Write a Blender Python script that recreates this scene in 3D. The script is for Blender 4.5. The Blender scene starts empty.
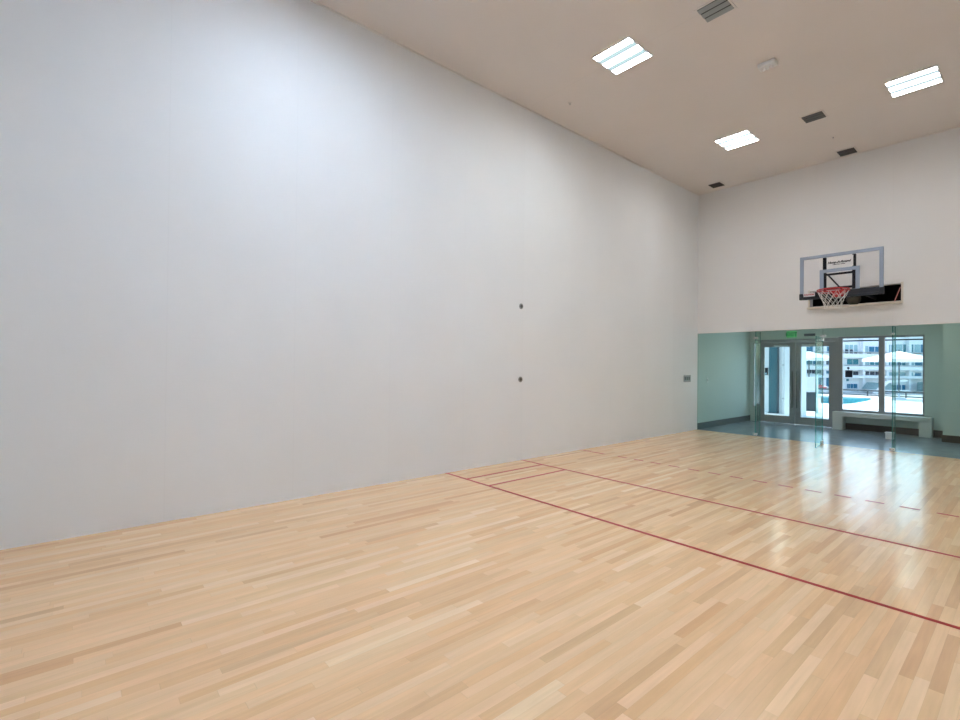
import bpy, bmesh, math, random
from mathutils import Vector, Matrix
random.seed(7)
scn = bpy.context.scene
C = scn.collection
R = math.radians
FT = 0.3048

# ------------------------------------------------------------------ camera
YAW, PITCH, ROLL = -0.86559, 0.00772, 0.01021
cam_d = bpy.data.cameras.new('camera'); cam = bpy.data.objects.new('camera', cam_d); C.objects.link(cam)
fwd = Vector((math.sin(YAW)*math.cos(PITCH), math.cos(YAW)*math.cos(PITCH), math.sin(PITCH)))
rgt0 = Vector((math.cos(YAW), -math.sin(YAW), 0)); up0 = rgt0.cross(fwd)
rgt = math.cos(ROLL)*rgt0 + math.sin(ROLL)*up0
up = math.cos(ROLL)*up0 - math.sin(ROLL)*rgt0
CAM = Vector((5.51244, 0.49377, 1.55866))
m = Matrix((rgt, up, -fwd)).transposed().to_4x4(); m.translation = CAM
cam.matrix_world = m
cam_d.sensor_width = 36; cam_d.lens = 480.11*36/960; cam_d.clip_start = 0.05; cam_d.clip_end = 1500
scn.camera = cam

# ------------------------------------------------------------------ view, sky, sun
scn.view_settings.view_transform = 'Standard'; scn.view_settings.look = 'None'
scn.view_settings.gamma = 1; scn.view_settings.use_curve_mapping = False
scn.view_settings.exposure = 0.0
w = bpy.data.worlds.new('sky'); scn.world = w; w.use_nodes = True
nt = w.node_tree; nt.nodes.clear()
sky = nt.nodes.new('ShaderNodeTexSky'); sky.sky_type = 'NISHITA'; sky.sun_disc = False
sky.sun_elevation = R(62); sky.sun_rotation = R(-68); sky.altitude = 0; sky.air_density = 1.2; sky.dust_density = 1.5
bg = nt.nodes.new('ShaderNodeBackground'); bg.inputs['Strength'].default_value = 0.57
wo = nt.nodes.new('ShaderNodeOutputWorld')
nt.links.new(sky.outputs[0], bg.inputs[0]); nt.links.new(bg.outputs[0], wo.inputs[0])
sd = bpy.data.lights.new('sun', 'SUN'); sd.energy = 5.0; sd.angle = R(0.6); sd.color = (1.0, .96, .9)
so = bpy.data.objects.new('sun', sd); C.objects.link(so)
tos = Vector((-0.42, 0.17, 0.89)).normalized()
so.rotation_euler = tos.to_track_quat('Z', 'Y').to_euler(); so.location = (0, 40, 30)

LAMP_NEAR, LAMP_MID, LAMP_FAR = 117.0, 72.0, 47.0

# ------------------------------------------------------------------ materials
def mat(name, col, rough=.6, metal=0., spec=.5, noise=0., nscale=8., bump=0., coat=0., emit=None, es=0.):
    m = bpy.data.materials.new(name); m.use_nodes = True; n = m.node_tree; b = n.nodes['Principled BSDF']
    b.inputs['Base Color'].default_value = (*col, 1); b.inputs['Roughness'].default_value = rough
    b.inputs['Metallic'].default_value = metal; b.inputs['Specular IOR Level'].default_value = spec
    b.inputs['Coat Weight'].default_value = coat
    if emit: b.inputs['Emission Color'].default_value = (*emit, 1); b.inputs['Emission Strength'].default_value = es
    if noise or bump:
        tc = n.nodes.new('ShaderNodeTexCoord'); nz = n.nodes.new('ShaderNodeTexNoise')
        nz.inputs['Scale'].default_value = nscale; nz.inputs['Detail'].default_value = 5
        n.links.new(tc.outputs['Object'], nz.inputs['Vector'])
        if noise:
            mr = n.nodes.new('ShaderNodeMapRange'); mr.inputs['To Min'].default_value = 1-noise; mr.inputs['To Max'].default_value = 1+noise
            n.links.new(nz.outputs['Fac'], mr.inputs['Value'])
            mx = n.nodes.new('ShaderNodeVectorMath'); mx.operation = 'SCALE'; mx.inputs[0].default_value = col
            n.links.new(mr.outputs[0], mx.inputs['Scale']); n.links.new(mx.outputs[0], b.inputs['Base Color'])
        if bump:
            bp = n.nodes.new('ShaderNodeBump'); bp.inputs['Strength'].default_value = bump; bp.inputs['Distance'].default_value = .004
            n.links.new(nz.outputs['Fac'], bp.inputs['Height']); n.links.new(bp.outputs[0], b.inputs['Normal'])
    return m

class NB:  # small node-graph helper
    def __init__(s, m): s.n = m.node_tree
    def val(s, sock, v):
        if hasattr(v, 'is_linked') or hasattr(v, 'links'): s.n.links.new(v, sock)
        else: sock.default_value = v
    def math(s, op, a, b=0.0):
        nd = s.n.nodes.new('ShaderNodeMath'); nd.operation = op; s.val(nd.inputs[0], a); s.val(nd.inputs[1], b); return nd.outputs[0]
    def comb(s, x, y, z):
        nd = s.n.nodes.new('ShaderNodeCombineXYZ')
        for i, v in enumerate((x, y, z)): s.val(nd.inputs[i], v)
        return nd.outputs[0]
    def white(s, vec):
        nd = s.n.nodes.new('ShaderNodeTexWhiteNoise'); nd.noise_dimensions = '3D'; s.n.links.new(vec, nd.inputs['Vector']); return nd.outputs['Value']
    def noise(s, vec, sc, det=4):
        nd = s.n.nodes.new('ShaderNodeTexNoise'); nd.inputs['Scale'].default_value = sc; nd.inputs['Detail'].default_value = det
        s.n.links.new(vec, nd.inputs['Vector']); return nd.outputs['Fac']
    def mr(s, v, a, b, c, d):
        nd = s.n.nodes.new('ShaderNodeMapRange'); s.val(nd.inputs[0], v)
        for i, x in enumerate((a, b, c, d)): nd.inputs[i+1].default_value = x
        return nd.outputs[0]

def maple():
    m = mat('maple_strip_floor', (.7, .5, .32), rough=.2); b = m.node_tree.nodes['Principled BSDF']; g = NB(m); n = m.node_tree
    tc = n.nodes.new('ShaderNodeTexCoord'); sp = n.nodes.new('ShaderNodeSeparateXYZ'); n.links.new(tc.outputs['Object'], sp.inputs[0])
    x, y = sp.outputs[0], sp.outputs[1]
    W = 0.0572
    xr = g.math('DIVIDE', x, W); row = g.math('FLOOR', xr); xf = g.math('FRACT', xr)
    r1 = g.white(g.comb(row, 3.7, 0.)); r2 = g.white(g.comb(row, 9.1, 5.))
    L = g.mr(r2, 0, 1, .6, 1.4)
    yy = g.math('DIVIDE', g.math('ADD', y, g.math('MULTIPLY', r1, 7.0)), L)
    idx = g.math('FLOOR', yy); yf = g.math('FRACT', yy)
    rc = g.white(g.comb(row, idx, 1.3)); rh = g.white(g.comb(row, idx, 8.6))
    ramp = n.nodes.new('ShaderNodeValToRGB'); e = ramp.color_ramp.elements
    e[0].position = 0; e[0].color = (.70, .425, .218, 1)
    e[1].position = 1; e[1].color = (.885, .63, .375, 1)
    k = e.new(.13); k.color = (.785, .495, .262, 1)
    k = e.new(.45); k.color = (.820, .533, .290, 1)
    k = e.new(.85); k.color = (.850, .562, .315, 1)
    n.links.new(rc, ramp.inputs[0])
    gr = g.noise(g.comb(g.math('MULTIPLY', x, 60.), g.math('ADD', g.math('MULTIPLY', y, 3.), g.math('MULTIPLY', rh, 40.)), rh), 1.0, 6)
    gr2 = g.noise(g.comb(g.math('MULTIPLY', x, 9.), g.math('MULTIPLY', y, 1.3), g.math('MULTIPLY', rh, 9.)), 1.5, 3)
    sc = g.math('MULTIPLY', g.mr(gr, .25, .75, .94, 1.05), g.mr(gr2, .25, .75, .94, 1.06))
    gapx = g.math('LESS_THAN', g.math('ABSOLUTE', g.math('SUBTRACT', xf, .5)), .482)
    gapy = g.math('LESS_THAN', g.math('ABSOLUTE', g.math('SUBTRACT', yf, .5)), .4985)
    gap = g.mr(g.math('MULTIPLY', gapx, gapy), 0, 1, .90, 1.)
    sc = g.math('MULTIPLY', sc, gap)
    hue = n.nodes.new('ShaderNodeHueSaturation'); n.links.new(ramp.outputs[0], hue.inputs['Color'])
    n.links.new(g.mr(rh, 0, 1, .496, .503), hue.inputs['Hue']); n.links.new(g.mr(rh, 0, 1, 1.03, .95), hue.inputs['Saturation'])
    vm = n.nodes.new('ShaderNodeVectorMath'); vm.operation = 'SCALE'; n.links.new(hue.outputs[0], vm.inputs[0]); n.links.new(sc, vm.inputs['Scale'])
    n.links.new(vm.outputs[0], b.inputs['Base Color'])
    b.inputs['Roughness'].default_value = .24
    n.links.new(g.mr(g.white(g.comb(row, idx, 4.4)), 0, 1, .17, .23), b.inputs['Roughness'])
    b.inputs['Specular IOR Level'].default_value = .8
    # every strip is a touch cupped, so reflections break up from strip to strip
    geo = n.nodes.new('ShaderNodeNewGeometry')
    tx = g.mr(g.white(g.comb(row, idx, 6.1)), 0, 1, -.006, .006); ty = g.mr(g.white(g.comb(row, idx, 2.2)), 0, 1, -.006, .006)
    wv = g.mr(g.noise(g.comb(x, y, 0.), 1.6, 2), .3, .7, -.006, .006)
    add = n.nodes.new('ShaderNodeVectorMath'); add.operation = 'ADD'; n.links.new(geo.outputs['Normal'], add.inputs[0])
    n.links.new(g.comb(g.math('ADD', tx, wv), ty, 0.), add.inputs[1])
    nm = n.nodes.new('ShaderNodeVectorMath'); nm.operation = 'NORMALIZE'; n.links.new(add.outputs[0], nm.inputs[0])
    n.links.new(nm.outputs[0], b.inputs['Normal'])
    return m

def panel_wall(name, col, axis, rough=.5, pitch=1.2255, off=0.0, second=None):
    """painted court panels with hairline vertical joints every 4 ft"""
    m = mat(name, col, rough=rough); b = m.node_tree.nodes['Principled BSDF']; g = NB(m); n = m.node_tree
    tc = n.nodes.new('ShaderNodeTexCoord'); sp = n.nodes.new('ShaderNodeSeparateXYZ'); n.links.new(tc.outputs['Object'], sp.inputs[0])
    a = sp.outputs[axis]
    f = g.math('FRACT', g.math('DIVIDE', g.math('ADD', a, off), pitch))
    ln = g.math('GREATER_THAN', g.math('ABSOLUTE', g.math('SUBTRACT', f, .5)), .4970)
    idx = g.math('FLOOR', g.math('DIVIDE', g.math('ADD', a, off), pitch))
    v = g.mr(g.white(g.comb(idx, 1., 2.)), 0, 1, .992, 1.008)
    nz = g.mr(g.noise(tc.outputs['Object'], .9, 4), .3, .7, .985, 1.015)
    v = g.math('MULTIPLY', g.math('MULTIPLY', v, nz), g.mr(ln, 0, 1, 1., .975))
    if second:
        ax2, p2, o2 = second
        f2 = g.math('FRACT', g.math('DIVIDE', g.math('ADD', sp.outputs[ax2], o2), p2))
        l2 = g.math('GREATER_THAN', g.math('ABSOLUTE', g.math('SUBTRACT', f2, .5)), .498)
        v = g.math('MULTIPLY', v, g.mr(l2, 0, 1, 1., .93))
    vm = n.nodes.new('ShaderNodeVectorMath'); vm.operation = 'SCALE'; vm.inputs[0].default_value = col; n.links.new(v, vm.inputs['Scale'])
    n.links.new(vm.outputs[0], b.inputs['Base Color'])
    return m

def glass(name, tint, refl=1.0, rough=0.0):
    m = bpy.data.materials.new(name); m.use_nodes = True; n = m.node_tree; n.nodes.clear(); g = NB(m)
    lw = n.nodes.new('ShaderNodeLayerWeight'); lw.inputs['Blend'].default_value = .5
    p = g.math('POWER', lw.outputs['Facing'], 5.0); fac = g.math('MULTIPLY', g.mr(p, 0, 1, .04, 1.), refl)
    tr = n.nodes.new('ShaderNodeBsdfTransparent'); tr.inputs[0].default_value = (*tint, 1)
    gl = n.nodes.new('ShaderNodeBsdfGlossy'); gl.inputs['Roughness'].default_value = rough
    mx = n.nodes.new('ShaderNodeMixShader'); n.links.new(fac, mx.inputs[0]); n.links.new(tr.outputs[0], mx.inputs[1]); n.links.new(gl.outputs[0], mx.inputs[2])
    o = n.nodes.new('ShaderNodeOutputMaterial'); n.links.new(mx.outputs[0], o.inputs[0])
    return m

M = {}
M['maple'] = maple()
M['wall_l'] = panel_wall('white_court_panel_left', (.855, .87, .88), 1, rough=.6, off=0.03)
M['wall_b'] = panel_wall('white_court_panel_back', (.84, .84, .84), 0, rough=.45, off=0.0)
M['wall_o'] = panel_wall('white_court_panel_other', (.88, .88, .88), 1, rough=.5)
M['ceil'] = panel_wall('ceiling_paint', (.80, .75, .715), 1, rough=.8, pitch=3.71, off=1.27)
M['trimline'] = mat('wall_cap_paint', (.82, .80, .77), .5)
M['red'] = mat('red_court_line', (.34, .013, .008), .5, spec=.2, noise=.12, nscale=14)
M['sage'] = mat('sage_lobby_paint', (.60, .69, .645), .6, noise=.03, nscale=2)
M['lobby_ceil'] = mat('lobby_ceiling_paint', (.7, .72, .68), .7, noise=.02)
M['slate'] = mat('grey_slate_tile', (.25, .30, .33), .20, noise=.25, nscale=5, bump=.15)
M['base'] = mat('dark_baseboard_rubber', (.075, .085, .085), .5, noise=.1)
M['baseb'] = mat('brown_baseboard', (.085, .062, .052), .5, noise=.1)
M['alu'] = mat('grey_bronze_aluminium', (.31, .32, .325), .42, metal=.2, noise=.06, nscale=20)
M['alu_l'] = mat('pale_aluminium_bead', (.62, .66, .68), .35, metal=.4, noise=.03)
M['steel'] = mat('brushed_steel', (.68, .70, .70), .28, metal=.9, noise=.05)
M['dark'] = mat('black_steel', (.006, .007, .012), .7, spec=.2, noise=.1, nscale=30)
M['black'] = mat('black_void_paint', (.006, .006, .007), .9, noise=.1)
M['pad'] = mat('black_rubber_pad', (.014, .016, .024), .5, spec=.4, noise=.15, nscale=30)
M['bluegrey'] = mat('blue_grey_paint', (.30, .36, .46), .45, noise=.05, nscale=20)
M['rimred'] = mat('red_rim_enamel', (.50, .018, .022), .35, noise=.08, nscale=30)
M['net'] = mat('white_net_cord', (.80, .79, .77), .8, noise=.08, nscale=60)
M['white'] = mat('white_paint', (.80, .80, .78), .5, noise=.02)
M['offwhite'] = mat('off_white_plastic', (.88, .88, .87), .45, noise=.02)
M['cream'] = mat('cream_ledge_paint', (.72, .68, .60), .5, noise=.04)
M['bench'] = mat('pale_bench_laminate', (.66, .68, .64), .4, noise=.04)
M['plate'] = mat('grey_metal_plate', (.32, .33, .33), .45, metal=.5, noise=.1, nscale=30)
M['hole'] = mat('dark_socket', (.05, .05, .05), .6, noise=.2, nscale=60)
M['vent'] = mat('grey_vent_louvre', (.33, .355, .36), .55, metal=.2, noise=.06)
M['ventm'] = mat('dark_grey_vent_louvre', (.12, .125, .125), .55, noise=.06)
M['ventd'] = mat('dark_brown_vent_louvre', (.055, .048, .045), .55, metal=.2, noise=.06)
M['ventback'] = mat('duct_interior', (.01, .01, .01), .9, noise=.1)
M['ball'] = mat('dull_olive_rubber', (.045, .042, .030), .5, noise=.2, nscale=12)
M['green'] = mat('green_sign_letters', (.01, .14, .04), .4, emit=(.01, .2, .05), es=.4, noise=.05)
M['signface'] = mat('green_sign_face', (.12, .42, .17), .5, emit=(.10, .45, .16), es=.5)
M['greysign'] = mat('dark_grey_plastic', (.10, .115, .115), .5, noise=.05)
M['navy'] = mat('navy_notice', (.015, .018, .04), .5, noise=.05)
M['glass_court'] = glass('green_tinted_court_glass', (.90, .965, .945), .55)
M['glass_fin'] = glass('green_fin_glass', (.82, .935, .925), .4)
M['glass_leaf'] = glass('glass_door_leaf', (.84, .96, .96), .15)
M['glass_edge'] = mat('glass_green_edge', (.03, .22, .19), .2, noise=.1, nscale=9)
M['pane'] = glass('window_pane_glass', (.91, .975, .98), .8)
M['acrylic'] = glass('clear_backboard_acrylic', (.975, .975, .98), .45)
M['sticker'] = mat('white_sticker', (.78, .77, .765), .5, noise=.02)
M['txt'] = mat('black_ink', (.01, .01, .012), .5, noise=.05)
M['txtred'] = mat('red_ink', (.5, .06, .06), .5, noise=.05)
M['deck'] = mat('pale_pool_deck', (.72, .71, .69), .8, noise=.06, nscale=1.5)
M['stucco'] = mat('white_stucco', (.74, .75, .76), .8, noise=.03, nscale=3)
M['stucco2'] = mat('pale_grey_render', (.50, .53, .56), .8, noise=.03, nscale=3)
M['bluepanel'] = mat('blue_panel_paint', (.010, .095, .125), .5, noise=.08, nscale=3)
M['slateblue'] = mat('slate_blue_panel', (.022, .045, .06), .5, noise=.15, nscale=4)
M['teal'] = mat('teal_window_glass', (.03, .20, .25), .3, spec=.25, noise=.15, nscale=.6)
M['blueg'] = mat('blue_window_glass', (.02, .16, .27), .3, spec=.25, noise=.15, nscale=.6)
M['darkg'] = mat('dark_window_glass', (.015, .03, .06), .3, spec=.25, noise=.2, nscale=.6)
M['paleg'] = mat('pale_window_glass', (.26, .42, .46), .2, noise=.15, nscale=.6)
M['roofg'] = mat('grey_green_roof', (.20, .30, .30), .7, noise=.1, nscale=.8)
M['canvas'] = mat('white_parasol_canvas', (.86, .84, .82), .8, noise=.02)
M['rail'] = mat('dark_railing', (.04, .06, .07), .5, noise=.1)
M['poolwall'] = mat('turquoise_pool_plaster', (.02, .50, .55), .5, noise=.06, nscale=1)
M['water'] = glass('pool_water', (.50, .93, .95), .3, .03)
M['ground'] = mat('pale_far_ground', (.42, .44, .42), .9, noise=.1, nscale=.05)
M['redcloth'] = mat('red_cloth', (.55, .05, .06), .7, noise=.1, nscale=8)
M['pink'] = mat('pinkish_red_rod', (.55, .22, .20), .5, noise=.05)
M['wood'] = mat('greyed_wood', (.30, .25, .21), .7, noise=.1, nscale=8)
M['leaf'] = mat('dark_green_leaves', (.03, .08, .03), .7, noise=.3, nscale=6)

# ------------------------------------------------------------------ mesh helpers
class MB:
    def __init__(s): s.b = bmesh.new(); s.mi = 0
    def _f(s, vs):
        try: f = s.b.faces.new(vs); f.material_index = s.mi; return f
        except ValueError: return None
    def box(s, x0, x1, y0, y1, z0, z1, mx=None):
        v = [s.b.verts.new((x, y, z)) for x in (x0, x1) for y in (y0, y1) for z in (z0, z1)]
        for q in ((0,1,3,2),(4,6,7,5),(0,4,5,1),(2,3,7,6),(0,2,6,4),(1,5,7,3)): s._f([v[i] for i in q])
        if mx is not None:
            for a in v: a.co = mx @ a.co
        return s
    def bar(s, a, b, wd, ht, upv=(0,0,1)):
        a, b = Vector(a), Vector(b); d = (b-a); L = d.length; d.normalize(); u = Vector(upv)
        if abs(d.dot(u)) > .98: u = Vector((0,1,0))
        r = d.cross(u).normalized(); u = r.cross(d).normalized()
        mx = Matrix((d, r, u)).transposed().to_4x4(); mx.translation = a
        return s.box(0, L, -wd/2, wd/2, -ht/2, ht/2, mx)
    def cyl(s, a, b, r, n=16, r2=None, cap=True):
        a, b = Vector(a), Vector(b); d = (b-a).normalized(); u = Vector((0,0,1)) if abs(d.z) < .9 else Vector((1,0,0))
        p = d.cross(u).normalized(); q = d.cross(p).normalized(); r2 = r if r2 is None else r2
        A = [s.b.verts.new(a + r*(math.cos(t)*p+math.sin(t)*q)) for t in [2*math.pi*i/n for i in range(n)]]
        B = [s.b.verts.new(b + r2*(math.cos(t)*p+math.sin(t)*q)) for t in [2*math.pi*i/n for i in range(n)]]
        for i in range(n): j = (i+1) % n; s._f([A[i], A[j], B[j], B[i]])
        if cap: s._f(A[::-1]); s._f(B)
        return s
    def tube(s, pts, r, n=8, closed=False):
        P = [Vector(p) for p in pts]; rings = []; N = len(P)
        for i in range(N):
            if closed: d = P[(i+1) % N]-P[i-1]
            else: d = P[min(i+1, N-1)]-P[max(i-1, 0)]
            d.normalize(); u = Vector((0,0,1)) if abs(d.z) < .9 else Vector((1,0,0))
            p = d.cross(u).normalized(); q = d.cross(p).normalized()
            rings.append([s.b.verts.new(P[i]+r*(math.cos(t)*p+math.sin(t)*q)) for t in [2*math.pi*k/n for k in range(n)]])
        for i in range(N if closed else N-1):
            A, B = rings[i], rings[(i+1) % N]
            for k in range(n): j = (k+1) % n; s._f([A[k], A[j], B[j], B[k]])
        if not closed: s._f(rings[0][::-1]); s._f(rings[-1])
        return s
    def lathe(s, c, prof, n=28, axis='z'):
        rings = []
        for (r, z) in prof:
            ring = []
            for i in range(n):
                t = 2*math.pi*i/n; v = Vector((r*math.cos(t), r*math.sin(t), z))
                if axis == 'x': v = Vector((v.z, v.x, v.y))
                if axis == 'y': v = Vector((v.x, v.z, v.y))
                ring.append(s.b.verts.new(Vector(c)+v))
            rings.append(ring)
        for A, B in zip(rings, rings[1:]):
            for i in range(n): j = (i+1) % n; s._f([A[i], A[j], B[j], B[i]])
        s._f(rings[0][::-1]); s._f(rings[-1]); return s
    def prism(s, poly, z0, z1):
        A = [s.b.verts.new((x, y, z0)) for x, y in poly]; B = [s.b.verts.new((x, y, z1)) for x, y in poly]
        n = len(A)
        for i in range(n): j = (i+1) % n; s._f([A[i], A[j], B[j], B[i]])
        s._f(A[::-1]); s._f(B); return s
    def build(s, name, ms, parent=None, loc=None, bevel=0, smooth=False):
        me = bpy.data.meshes.new(name)
        bmesh.ops.remove_doubles(s.b, verts=s.b.verts, dist=1e-6)
        bmesh.ops.recalc_face_normals(s.b, faces=s.b.faces)
        off = Vector(loc) if loc is not None else None
        if off is not None:
            for v in s.b.verts: v.co -= off
        s.b.to_mesh(me); s.b.free()
        for mm in (ms if isinstance(ms, (list, tuple)) else [ms]): me.materials.append(mm)
        o = bpy.data.objects.new(name, me); C.objects.link(o)
        if off is not None: o.location = off
        if smooth:
            for p in me.polygons: p.use_smooth = True
        if bevel:
            bv = o.modifiers.new('bevel', 'BEVEL'); bv.width = bevel; bv.segments = 2; bv.limit_method = 'ANGLE'; bv.angle_limit = R(40)
            if smooth is False:
                pass
        if parent is not None: put(o, parent)
        return o

def put(o, parent):
    """parent o (given in world coordinates) keeping its place; parents are plain translations / rotations"""
    pm = parent_world(parent)
    o.parent = parent; o.matrix_parent_inverse = Matrix.Identity(4)
    lm = pm.inverted() @ Matrix.LocRotScale(o.location, o.rotation_euler, o.scale)
    l, q, s_ = lm.decompose(); o.location = l; o.rotation_euler = q.to_euler(); o.scale = s_
def parent_world(p):
    mm = Matrix.LocRotScale(p.location, p.rotation_euler, p.scale)
    return parent_world(p.parent) @ mm if p.parent else mm
def tag(o, label=None, cat=None, group=None, kind=None):
    if label: o['label'] = label
    if cat: o['category'] = cat
    if group: o['group'] = group
    if kind: o['kind'] = kind
    return o
def empty(name, loc, rz=0):
    o = bpy.data.objects.new(name, None); C.objects.link(o); o.location = loc; o.rotation_euler = (0, 0, rz); o.empty_display_size = .1; return o
def struct(o, label=None, cat=None): return tag(o, label, cat, kind='structure')
def children(o): return [c for c in bpy.data.objects if c.parent == o]
def copy_tree(o, parent=None):
    c = o.copy(); C.objects.link(c)
    if parent is not None: c.parent = parent
    for ch in children(o):
        if ch is not c: copy_tree(ch, c)
    return c
def text_mesh(txt, size, depth, name, mt, mw, shear=0, align='CENTER', bold=.05):
    cu = bpy.data.curves.new(name, 'FONT'); cu.body = txt; cu.size = size; cu.extrude = depth; cu.align_x = align; cu.align_y = 'CENTER'; cu.shear = shear
    cu.offset = size*bold
    t = bpy.data.objects.new('tmp', cu); C.objects.link(t)
    dg = bpy.context.evaluated_depsgraph_get(); me = bpy.data.meshes.new_from_object(t.evaluated_get(dg)); bpy.data.objects.remove(t)
    me.transform(mw); me.name = name; me.materials.clear(); me.materials.append(mt)
    o = bpy.data.objects.new(name, me); C.objects.link(o); return o

# ------------------------------------------------------------------ room shell
RW, RL, H = 6.10, 12.19, 5.761      # court width, length, height
HB = 2.367                           # underside of the white back wall
WY = 15.45                           # lobby far wall
LC = 2.80                            # lobby ceiling
struct(MB().box(-.15, RW+.15, -.15, RL, -.12, 0).build('floor', M['maple']), 'pale maple strip floor of the ball court', 'floor')
struct(MB().box(-.15, RW+.15, -.15, RL+.30, H, H+.15).build('ceiling', M['ceil']), 'high beige painted court ceiling', 'ceiling')
struct(MB().box(-.15, 0, -.15, RL, 0, H).build('wall_left', M['wall_l']), 'long tall white panelled court wall', 'wall')
struct(MB().box(RW, RW+.15, -.15, RL, 0, H).build('wall_right', M['wall_o']), 'white court wall on the camera side', 'wall')
struct(MB().box(0, RW, -.15, 0, 0, H).build('wall_front', M['wall_o']), 'white front court wall behind the camera', 'wall')
# back wall with the dark slot behind the backboard
NX0, NX1, NZ0, NZ1 = 2.355, 3.797, 2.79, 3.135
b = MB(); y0, y1 = RL, RL+.18
b.box(-.15, NX0, y0, y1, HB, H); b.box(NX1, RW+.15, y0, y1, HB, H); b.box(NX0, NX1, y0, y1, HB, NZ0); b.box(NX0, NX1, y0, y1, NZ1, H)
struct(b.build('wall_back', M['wall_b']), 'white upper back wall over the glass with a dark slot', 'wall')
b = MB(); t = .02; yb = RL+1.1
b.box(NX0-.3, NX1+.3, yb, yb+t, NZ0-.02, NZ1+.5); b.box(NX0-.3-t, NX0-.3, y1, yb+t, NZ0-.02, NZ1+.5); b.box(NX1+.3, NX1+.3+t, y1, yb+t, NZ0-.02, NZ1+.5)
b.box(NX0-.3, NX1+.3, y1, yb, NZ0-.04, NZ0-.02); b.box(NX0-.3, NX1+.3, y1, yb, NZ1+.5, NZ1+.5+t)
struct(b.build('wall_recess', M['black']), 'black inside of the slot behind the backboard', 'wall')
# slim caps where walls meet the ceiling
struct(MB().box(0, .012, 0, RL, H-.022, H).build('trim_1', M['trimline']), 'thin pale bead along top of the long white wall', 'trim')
struct(MB().box(.012, RW, RL-.012, RL, H-.022, H).build('trim_2', M['trimline']), 'thin pale bead along top of the back wall', 'trim')
struct(MB().box(0, RW, RL-.008, RL+.012, HB-.018, HB).build('trim_3', M['trimline']), 'thin pale bead along the foot of the upper back wall', 'trim')
# slot trim: ledge and jambs
b = MB(); b.box(NX0-.03, NX1+.01, RL-.10, RL+.18, NZ0-.03, NZ0); b.box(NX1, NX1+.03, RL-.02, RL, NZ0-.03, NZ1+.02); b.box(NX0-.03, NX0, RL-.02, RL, NZ0, NZ1+.02)
struct(b.build('trim_4', M['cream']), 'cream ledge projecting below the dark slot', 'trim')

# ------------------------------------------------------------------ lobby shell
LX1 = 8.0
struct(MB().box(-.15, LX1, RL, WY+.12, -.12, 0).build('floor_lobby', M['slate']), 'blue-grey tiled lobby floor beyond the glass', 'floor')
struct(MB().box(-.15, LX1, RL+.18, WY+.12, LC, LC+.03).build('ceiling_lobby', M['lobby_ceil']), 'lobby ceiling behind the glass wall', 'ceiling')
struct(MB().box(-.15, 0, RL, WY+.12, 0, LC).build('wall_lobby_left', M['sage']), 'sage green lobby side wall', 'wall')
struct(MB().box(LX1, LX1+.15, RL, WY+.12, 0, LC).build('wall_lobby_right', M['sage']), 'sage green lobby end wall', 'wall')
struct(MB().box(RW, LX1, RL, RL+.15, 0, LC).build('wall_lobby_near', M['sage']), 'sage lobby wall beside the court', 'wall')
# far wall with openings: sidelight, double door, two windows
PX0 = 4.12
ops = [(.09, .17, .42, 2.23), (.20, 2.10, 0, 2.315), (2.155, 2.96, .45, 2.335), (2.96, 3.73, .45, 2.335)]
b = MB(); xs = 0
for (a, c, z0, z1) in ops:
    b.box(xs, a, WY, WY+.12, 0, LC)
    if z0 > 0: b.box(a, c, WY, WY+.12, 0, z0)
    b.box(a, c, WY, WY+.12, z1, LC); xs = c
b.box(xs, PX0, WY, WY+.12, 0, LC)
struct(b.build('wall_lobby_far', M['sage']), 'sage green lobby wall holding doors and windows', 'wall')
struct(MB().box(PX0, LX1, 14.6, WY+.12, 0, LC).build('wall_lobby_pier', M['sage']), 'sage green wall block standing forward at right of the windows', 'wall')
struct(MB().box(0, .015, RL+.02, WY, 0, .155).build('baseboard_left', M['base']), 'dark baseboard of the lobby side wall', 'baseboard')
b = MB(); b.box(2.10, PX0, WY-.015, WY, 0, .155)
struct(b.build('baseboard_far', M['baseb']), 'dark brown baseboard below the lobby windows', 'baseboard')
b = MB(); b.box(PX0-.015, LX1, 14.585, 14.6, 0, .15); b.box(PX0-.015, PX0, 14.6, WY-.015, 0, .15)
struct(b.build('baseboard_pier', M['baseb']), 'dark brown baseboard of the forward wall block', 'baseboard')

# ------------------------------------------------------------------ lobby windows and doors
def win(name, x0, x1, z0, z1, label):
    r = empty(name, ((x0+x1)/2, WY+.03, z0)); struct(r, label, 'window')
    fl, fr_ = (.012, .012) if x1-x0 < .3 else ((.02, .055) if x0 < 2.5 else (.045, .03))
    f = .045 if x1-x0 > .3 else .012; y0, y1 = WY-.005, WY+.08
    b = MB(); b.box(x0, x0+fl, y0, y1, z0, z1).box(x1-fr_, x1, y0, y1, z0, z1).box(x0+fl, x1-fr_, y0, y1, z0, z0+f).box(x0+fl, x1-fr_, y0, y1, z1-f, z1)
    b.build('window_frame', M['alu'], r)
    if x1-x0 > .3:
        MB().box(x0+fl, x1-fr_, WY+.02, WY+.04, z1-f-.075, z1-f-.045).build('head_bar', M['dark'], r)
        b = MB(); b.box(x0+fl, x0+fl+.016, WY+.0, WY+.03, z0+f, z1-f); b.build('bead', M['alu_l'], r)
    b = MB(); b.box(x0+fl, x1-fr_, WY+.045, WY+.053, z0+f, z1-f); b.build('pane', M['pane'], r)
    return r
win('window_1', 2.155, 2.96, .45, 2.335, 'grey framed lobby window nearest the doors')
win('window_2', 2.96, 3.73, .45, 2.335, 'grey framed lobby window farthest from the doors')
win('window_3', .09, .17, .42, 2.23, 'very narrow sidelight beside the double doors')
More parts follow.
